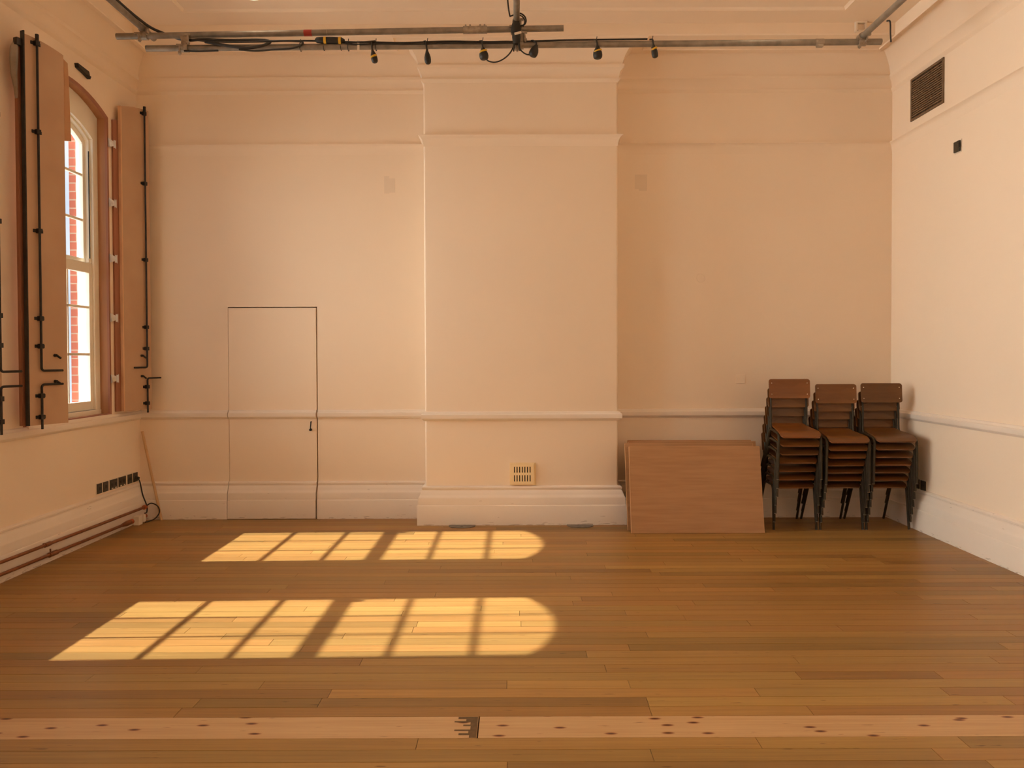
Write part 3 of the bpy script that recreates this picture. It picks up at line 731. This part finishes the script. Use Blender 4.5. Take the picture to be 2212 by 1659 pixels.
# ------------------------------------------------------------------ scaffold tubes under the ceiling
YT = 6.17; RT = .0242
def pipe(label, a, b, extra=None):
    a, b = Vector(a), Vector(b); d = (b - a).normalized()
    root = thing('scaffold_tube', label, 'scaffold tube', (a + b) / 2, 'galvanised tubes under the ceiling')
    side = d.cross(Vector((0, 0, 1))).normalized(); up = side.cross(d); n = 20
    rings = [[p + (side * math.cos(q) + up * math.sin(q)) * r_ for q in [2 * math.pi * i / n for i in range(n)]] for p, r_ in ((a + d * .03, RT * .83), (a, RT * .83), (a, RT), (b, RT), (b, RT * .83), (b - d * .03, RT * .83))]
    mb = MB(); mb.loft(rings); mb.build('tube', M['galv'], root)
    return root, a, b, d
lower, la, lb, ld = pipe('long lower galvanised tube with black cable tied along it', (-2.93, YT, 4.043), (2.925, YT, 4.076))
upper, ua, ub, ud = pipe('shorter upper galvanised tube with red tape band and sleeve joint', (-3.165, YT, 4.139), (.394, YT, 4.192))
def on(a, b, x): t = (x - a.x) / (b.x - a.x); return a + (b - a) * t
def LP(x): return on(la, lb, x)
def UP(x): return on(ua, ub, x)
mb = MB(); mb.tube([UP(-1.672), UP(-1.608)], RT + .0008, 20); mb.build('tape_band', M['red'], upper)['label'] = 'red tape band'
mb = MB(); mb.tube([UP(-.405), UP(-.215)], RT + .006, 20)
for x in (-.385, -.35, -.27, -.235): c = UP(x); mb.tube([c + Vector((0, 0, .025)), c + Vector((0, 0, .042))], .007, 8)
mb.build('sleeve_joint', M['steel'], upper)
mb = MB(); mb.tube([UP(-1.49), UP(-1.484)], RT + .0012, 20); mb.build('joint_ring', M['steel'], upper)
cl, *_ = pipe('left galvanised tube running from the frame top towards the back corner', (-2.948, 6.34, 4.192), (-2.948, 1.2, 4.215))
cc, *_ = pipe('centre galvanised tube running back along the ceiling to the lighting bar', (.02, 6.30, 4.238), (.02, 1.2, 4.245))
cr, *_ = pipe('right galvanised tube running back along the ceiling by the right wall', (2.768, 6.26, 4.112), (2.768, 1.2, 4.112))
for tb, x, z in ((cl, -2.948, 4.20), (cc, .02, 4.242), (cr, 2.768, 4.112)):
    for y in (3.2, 1.6):
        mb = MB(); mb.tube([(x, y, z + .02), (x, y, ZC + .06)], .012, 10); mb.tube([(x, y - .025, z), (x, y + .025, z)], RT + .008, 16); mb.build('ceiling_hanger', M['steel'], tb)
def clamp(label, c, other, group='scaffold clamps', bolt=Vector((0, -.2, -1)), extra=True):
    """swivel coupler: two collars joined by a block, with bolts and a hanging nut"""
    c = Vector(c); o = Vector(other); root = thing('scaffold_clamp', label, 'clamp', c, group)
    mb = MB(); mb.tube([c - Vector((.026, 0, 0)), c + Vector((.026, 0, 0))], RT + .009, 18); mb.build('collar', M['steel'], root)
    mb = MB(); mb.tube([o - Vector((0, .026, 0)), o + Vector((0, .026, 0))], RT + .009, 18); mb.build('collar', M['steel'], root)
    m = (c + o) / 2; mb = MB(); mb.box(m, (.05, .05, max(.03, abs(c.z - o.z) * .6))); mb.build('swivel_block', M['steel'], root, bevel=.004)
    for s_, base in ((-1, c), (1, o)):
        p = base + Vector((.032 * s_, -.03, -.012)); mb = MB(); b_ = bolt.normalized()
        mb.tube([p - b_ * .03, p + b_ * .055], .008, 8); mb.tube([p + b_ * .03, p + b_ * .045], .015, 6); mb.box(p - b_ * .025, (.05, .02, .016)); mb.build('clamp_bolt', M['steel'], root, angle=30)
    return root
clamp('clamp joining the left cross tube to the upper tube', UP(-2.945), (-2.948, YT, 4.192), bolt=Vector((.4, -.3, -1)))
clamp('clamp hanging the lower tube under the upper tube at the left', LP(-2.62), UP(-2.62) + Vector((0, .005, -.02)), bolt=Vector((.05, -.1, -1)))
clamp('clamp joining the centre tube to the lighting bars', UP(.02), (.02, YT, 4.24), bolt=Vector((0, -.3, -1)))
clamp('lower centre clamp holding the long lower tube under the black plug', LP(.05), UP(.05) - Vector((0, 0, .05)), bolt=Vector((.15, -.2, -1)))
clamp('clamp joining the right cross tube to the long lower tube', LP(2.775), (2.768, YT, 4.112), bolt=Vector((-.2, -.2, -1)))
root = thing('ceiling_bracket', 'small white square bracket on the ceiling border near the right end of the lower tube', 'bracket', (3.12, 6.99, 4.53))
mb = MB(); bw = .016
for a, b, c_, d in ((3.07, 3.17, 4.565, 4.565 + bw), (3.07, 3.17, 4.488, 4.488 + bw), (3.07, 3.07 + bw, 4.488 + bw, 4.565), (3.17 - bw, 3.17, 4.488 + bw, 4.565)): mb.b2(a, b, 6.955, 6.9905, c_, d)
mb.build('bracket_frame', M['white'], root, bevel=.002)
mb = MB()
for x in (3.085, 3.155): mb.tube([(x, 6.956, 4.496), (x, 6.952, 4.496)], .005, 8)
mb.build('bracket_screws', M['steel'], root)
mb = MB(); mb.tube(curve([(2.80, 5.82, 4.09), (2.815, 5.80, 4.075), (2.818, 5.80, 3.99), (2.822, 5.80, 3.925)], 6), .006, 8)
tag(mb.build('hanging_wire', M['rubber']), 'short black wire end hanging from the right cross tube', 'wire')
mb = MB(); p = LP(2.43); mb.tube([p - Vector((.03, 0, 0)), p + Vector((.035, 0, 0))], RT + .003, 16); mb.box(p + Vector((0, -.01, -.032)), (.05, .03, .02))
tag(mb.build('tube_collar', M['steel']), 'small steel collar on the lower tube near its right end', 'collar')

# ------------------------------------------------------------------ cables and sockets on the lower tube
def al(x, dz=.026, dy=-.012): p = LP(x); return Vector((p.x, p.y + dy, p.z + dz))
root = thing('power_cable', 'black power cable tied along the top of the long lower tube', 'cable', LP(-.8))
mb = MB(); xs = [-1.36 + .1 * i for i in range(14)]
mb.tube(curve([al(x, .026 + .004 * math.sin(9 * x)) for x in xs] + [al(.02, .022), al(.35, .03), al(.7, .032), al(1.06, .034)], 4), .0075, 8); mb.build('lead', M['rubber'], root)
mb = MB(); mb.tube(curve([al(-1.34, .018, -.022)] + [al(x, .012 - .006 * abs(math.sin(6 * x)), -.026) for x in xs[1:]] + [al(.0, .01, -.026)], 4), .007, 8); mb.build('lead', M['rubber'], root)
for x in (-1.70, -1.32, -1.10, -.69, -.25, .655, 1.10):
    mb = MB(); p = LP(x); mb.tube([p + Vector((0, (RT + .009) * math.cos(R(20 * i)), (RT + .009) * math.sin(R(20 * i)))) for i in range(19)], .0028, 6); mb.tube([p + Vector((0, -.01, .033)), p + Vector((.004, -.012, .058))], .0028, 6); mb.build('cable_tie', M['rubber'], root)
mb = MB(); p = LP(-1.235); mb.box(p + Vector((0, -.029, .0)), (.018, .004, .075)); mb.build('paper_label', M['white'], root)
root = thing('power_cable', 'coiled black cable at the left end of the lower tube', 'cable', LP(-2.3))
mb = MB(); pts = [(-2.94, 5.2, 4.229), (-2.938, 5.8, 4.226), (-2.925, 6.02, 4.22), (-2.88, 6.16, 4.20), (-2.77, 6.21, 4.165), (-2.66, 6.20, 4.125), al(-2.58, .062, .0), al(-2.45, .055, -.03), al(-2.25, .045, -.035), al(-2.02, .045, -.035), al(-1.93, .03, -.035), al(-2.0, .0, -.036), al(-2.12, -.018, -.036), al(-2.3, .008, -.036), al(-2.45, .035, -.034)]
mb.tube(curve(pts, 6), .011, 8); mb.build('coil', M['rubber'], root)
mb = MB(); mb.tube(curve([al(-2.55, .05, -.036), al(-2.3, .03, -.04), al(-2.0, .03, -.04), al(-1.8, .035, -.038), al(-1.68, .025, -.04), al(-1.69, .0, -.04), al(-1.76, -.025, -.04), al(-1.9, -.032, -.038), al(-2.05, -.04, -.034), al(-2.18, -.028, -.034)], 6), .0075, 8); mb.build('coil', M['rubber'], root)
mb = MB(); mb.tube(curve([al(-2.62, -.03, -.02), al(-2.5, -.034, -.02), al(-2.35, -.03, -.02)], 5), .007, 8); mb.build('coil', M['rubber'], root)
mb = MB(); mb.tube(curve([al(-1.95, .04, -.03), al(-1.6, .038, -.028), al(-1.35, .03, -.02), al(-1.2, .022, -.03), al(-1.5 + .55, .032, -.028), al(-.8, .045, -.026), al(-.62, .052, -.026)][:4] + [al(-1.1, .03, -.03)], 5), .0075, 8)
mb.build('lead', M['rubber'], root)
# in-line connector pair
root = thing('cable_connector', 'black and yellow in-line plug pair strapped on the lower tube', 'connector', al(-1.47, .05))
c0, c1 = al(-1.58, .046, -.02), al(-1.345, .040, -.02); d = (c1 - c0)
def cpt(t): return c0 + d * t
mb = MB(); mb.tube([cpt(0), cpt(.06), cpt(.25), cpt(.45), cpt(.62), cpt(.9), cpt(1)], [.010, .022, .026, .027, .027, .024, .010], 14); mb.build('connector_body', M['rubber'], root)
for t in (.30, .80):
    mb = MB(); mb.tube([cpt(t), cpt(t + .085)], .0285, 14); mb.build('yellow_band', M['yellow'], root)['label'] = 'yellow ring'
for t in (.28, .86):
    mb = MB(); q = LP(cpt(t).x); mb.tube([q + Vector((0, (RT + .004) * math.cos(R(180 + 20 * i)), (RT + .004) * math.sin(R(180 + 20 * i)))) for i in range(10)], .0025, 6); mb.build('strap', M['rubber'], root)
# hanging sockets
SOCK = [(-1.116, 4.013, 3.910, .026, .15, 'first hanging socket from the left on the lower tube, with yellow band', .55), (-.688, 4.008, 3.900, .026, .06, 'second hanging socket from the left, plain black and slim', None),
        (-.244, 4.025, 3.932, .037, .08, 'third hanging socket from the left, wide with yellow mark and looped lead', .35), (.166, 4.045, 3.955, .036, -.25, 'black hanging socket just right of the centre clamp, tilted', None),
        (.662, 4.035, 3.935, .037, 0.0, 'second hanging socket from the right, wide black pear shape', .42), (1.109, 4.043, 3.943, .026, .1, 'rightmost hanging socket on the lower tube, with yellow stripe', .33)]
for x, zt, zb, hw, lean, lab, yb_ in SOCK:
    root = thing('hanging_socket', lab, 'socket', (x, YT - .03, zb), 'black sockets hanging from the lower tube')
    top = Vector((x - lean * .05, YT - .035, zt)); bot = Vector((x + lean * .1, YT - .035, zb)); dd = bot - top
    mb = MB(); prof = ((0, .35), (.1, .45), (.3, .75), (.5, .95), (.7, 1.0), (.88, .92), (.96, .75), (1, .5))
    mb.tube([top + dd * t for t, _ in prof], [hw * s_ for _, s_ in prof], 14, flat=1.0); mb.build('socket_body', M['rubber'], root)
    mb = MB(); mb.tube(curve([al(x - .03, .03, -.012), al(x - .012, .022, -.03), top + Vector((-.003, 0, .02)), top + dd * .05], 5), .0065, 8); mb.build('cord', M['rubber'], root)
    if yb_ is not None:
        s0 = yb_; rad = hw * (.8 if s0 < .45 else .97)
        mb = MB(); c = top + dd * s0
        for_pts = [c + Vector((rad * math.sin(q), -rad * math.cos(q), .010 * math.sin(q))) for q in [R(-55 + 10 * i) for i in range(12)]]
        mb.tube(for_pts, .008, 8); mb.build('yellow_band', M['yellow'], root)['label'] = 'yellow mark'
root = thing('jumper_lead', 'thin black lead looping from the centre clamp down to the third socket', 'cable', (-.1, YT - .04, 4.0))
mb = MB(); mb.tube(curve([(-.225, YT - .035, 3.94), (-.20, YT - .04, 3.918), (-.15, YT - .045, 3.908), (-.09, YT - .045, 3.93), (-.035, YT - .05, 3.975), (.0, YT - .05, 4.04), (.015, YT - .05, 4.10)], 6), .0055, 8); mb.build('lead', M['rubber'], root)
root = thing('jumper_lead', 'thin black lead curving from the centre clamp to the tilted socket', 'cable', (.1, YT - .04, 4.0))
mb = MB(); mb.tube(curve([(.03, YT - .05, 4.06), (.05, YT - .05, 4.005), (.085, YT - .045, 3.975), (.12, YT - .04, 3.968), (.15, YT - .036, 3.985)], 6), .0055, 8); mb.build('lead', M['rubber'], root)
root = thing('power_plug', 'large black plug at the centre clamp, hanging over the upper tube', 'plug', (.018, YT - .05, 4.2))
mb = MB(); c = Vector((.018, YT - .055, 0))
mb.tube([c + Vector((-.002, 0, z)) for z in (4.262, 4.245, 4.215, 4.185, 4.165, 4.135, 4.128)], [.010, .018, .028, .038, .040, .039, .03], 16); mb.build('plug_body', M['rubber'], root)
mb = MB(); mb.box(c + Vector((.012, -.034, 4.118)), (.055, .006, .018), Matrix.Rotation(R(-14), 3, 'Y')); mb.build('paper_label', M['white'], root)
mb = MB(); mb.tube([c + Vector((0, 0, z)) for z in (4.13, 4.10, 4.07, 4.045)], [.03, .034, .03, .022], 12); mb.build('plug_sleeve', M['rubber'], root)
for dx, z1 in ((-.022, 3.985), (.028, 3.99)):
    mb = MB(); mb.tube([c + Vector((dx * .6, -.005, 4.06)), c + Vector((dx, -.01, z1))], [.009, .006], 8); mb.build('tail', M['rubber'], root)
root = thing('power_cable', 'black cable looping over the centre tube above the plug', 'cable', (.05, YT - .05, 4.28))
mb = MB(); mb.tube(curve([(-.045, 5.5, 4.262), (-.048, 5.8, 4.262), (-.035, 6.08, 4.262), (-.02, 6.12, 4.27), (.04, 6.11, 4.285), (.08, 6.10, 4.26), (.095, 6.10, 4.225), (.085, 6.10, 4.195), (.05, 6.11, 4.185)], 6), .006, 8); mb.build('lead', M['rubber'], root)
mb = MB(); mb.tube(curve([(.03, 6.12, 4.282), (.07, 6.11, 4.255), (.085, 6.11, 4.22), (.07, 6.11, 4.18)], 6), .005, 8); mb.build('lead', M['rubber'], root)
mb = MB(); mb.tube(curve([(.012, 6.11, 4.275), (.010, 6.11, 4.26), (.012, 6.113, 4.245)], 4), .006, 8); mb.build('lead', M['rubber'], root)

# ------------------------------------------------------------------ ceiling lights: first at the frame edge, the rest unseen, added for fill
for i, (x, y) in enumerate(((-2.075, 6.072), (2.1, 5.9), (-2.1, 3.2), (2.1, 3.2), (-2.1, .4), (2.1, .4))):
    zc = ZC + .022
    lab = 'round ceiling light near the back, above the upper tube' if i == 0 else f'round ceiling light {["", "back right", "middle left", "middle right", "front left", "front right"][i]} of the ceiling, unseen above the frame'
    root = thing('ceiling_light', lab, 'ceiling light', (x, y, zc), 'round ceiling lights')
    mb = MB(); mb.tube([(x, y, zc), (x, y, zc - .05)], .19, 32); mb.build('base_ring', M['white'], root)
    mb = MB(); mb.tube([(x, y, zc - .05), (x, y, zc - .13), (x, y, zc - .165), (x, y, zc - .18)], [.175, .17, .13, .05], 32); mb.build('diffuser', M['lamp'], root)

# ------------------------------------------------------------------ sky and sun
w = bpy.data.worlds.new('sky'); scene.world = w; w.use_nodes = True
nt = w.node_tree; N, L = nt.nodes.new, nt.links.new
bg = nt.nodes['Background']; tc = N('ShaderNodeTexCoord'); ns = N('ShaderNodeTexNoise'); cr_ = N('ShaderNodeValToRGB')
ns.inputs['Scale'].default_value = 3.5; ns.inputs['Detail'].default_value = 6
cr_.color_ramp.elements[0].position = .42; cr_.color_ramp.elements[0].color = (.36, .60, .95, 1)
cr_.color_ramp.elements[1].position = .58; cr_.color_ramp.elements[1].color = (.92, .95, 1.0, 1)
L(tc.outputs['Generated'], ns.inputs['Vector']); L(ns.outputs[0], cr_.inputs[0]); L(cr_.outputs[0], bg.inputs[0])
sd = Vector((1, .023, -.885)).normalized()
# added glow low on the window side, below the sun, to brighten walls
dt = N('ShaderNodeVectorMath'); dt.operation = 'DOT_PRODUCT'; dt.inputs[1].default_value = Vector((-.97, .12, .06)).normalized()
mr = N('ShaderNodeMapRange'); mr.interpolation_type = 'SMOOTHSTEP'
for i_, v_ in ((1, .62), (2, .97), (3, 1.0), (4, 18.0)): mr.inputs[i_].default_value = v_
L(tc.outputs['Generated'], dt.inputs[0]); L(dt.outputs['Value'], mr.inputs[0]); L(mr.outputs[0], bg.inputs[1])
gm = N('ShaderNodeMapRange'); gm.inputs[1].default_value = 1; gm.inputs[2].default_value = 6; L(mr.outputs[0], gm.inputs[0])
mx_ = N('ShaderNodeMix'); mx_.data_type = 'RGBA'; L(gm.outputs[0], mx_.inputs[0]); L(cr_.outputs[0], mx_.inputs[6]); mx_.inputs[7].default_value = (1, .95, .88, 1)
L(mx_.outputs[2], bg.inputs[0])
sl_ = bpy.data.lights.new('sun', 'SUN'); sl_.energy = 12.4; sl_.angle = R(.55); sl_.color = (1.0, .98, .97)
so = bpy.data.objects.new('sun', sl_); COL.objects.link(so); so.rotation_euler = sd.to_track_quat('-Z', 'Y').to_euler(); so.location = (-8, 4, 9)

# ------------------------------------------------------------------ camera
cd = bpy.data.cameras.new('camera'); cam = bpy.data.objects.new('camera', cd); COL.objects.link(cam)
cd.sensor_width = 36; cd.lens = 36 * 1661 / 2212; cd.clip_start = .05
PITCH = 1.0
cam.matrix_world = Matrix.Translation((0, 0, 1.58)) @ Matrix.Rotation(R(90 - PITCH), 4, 'X') @ Matrix.Rotation(R(-.2), 4, 'Z')
cd.shift_x = -7 / 2212; cd.shift_y = (770 + 1661 * math.tan(R(PITCH)) - 829.5) / 2212
scene.camera = cam

vs = scene.view_settings
vs.view_transform = 'Standard'; vs.look = 'None'; vs.gamma = 1; vs.use_curve_mapping = False; vs.exposure = 0.2
scene.cycles.use_denoising = True
scene.cycles.max_bounces = 12; scene.cycles.diffuse_bounces = 8
scene.cycles.sample_clamp_indirect = 8
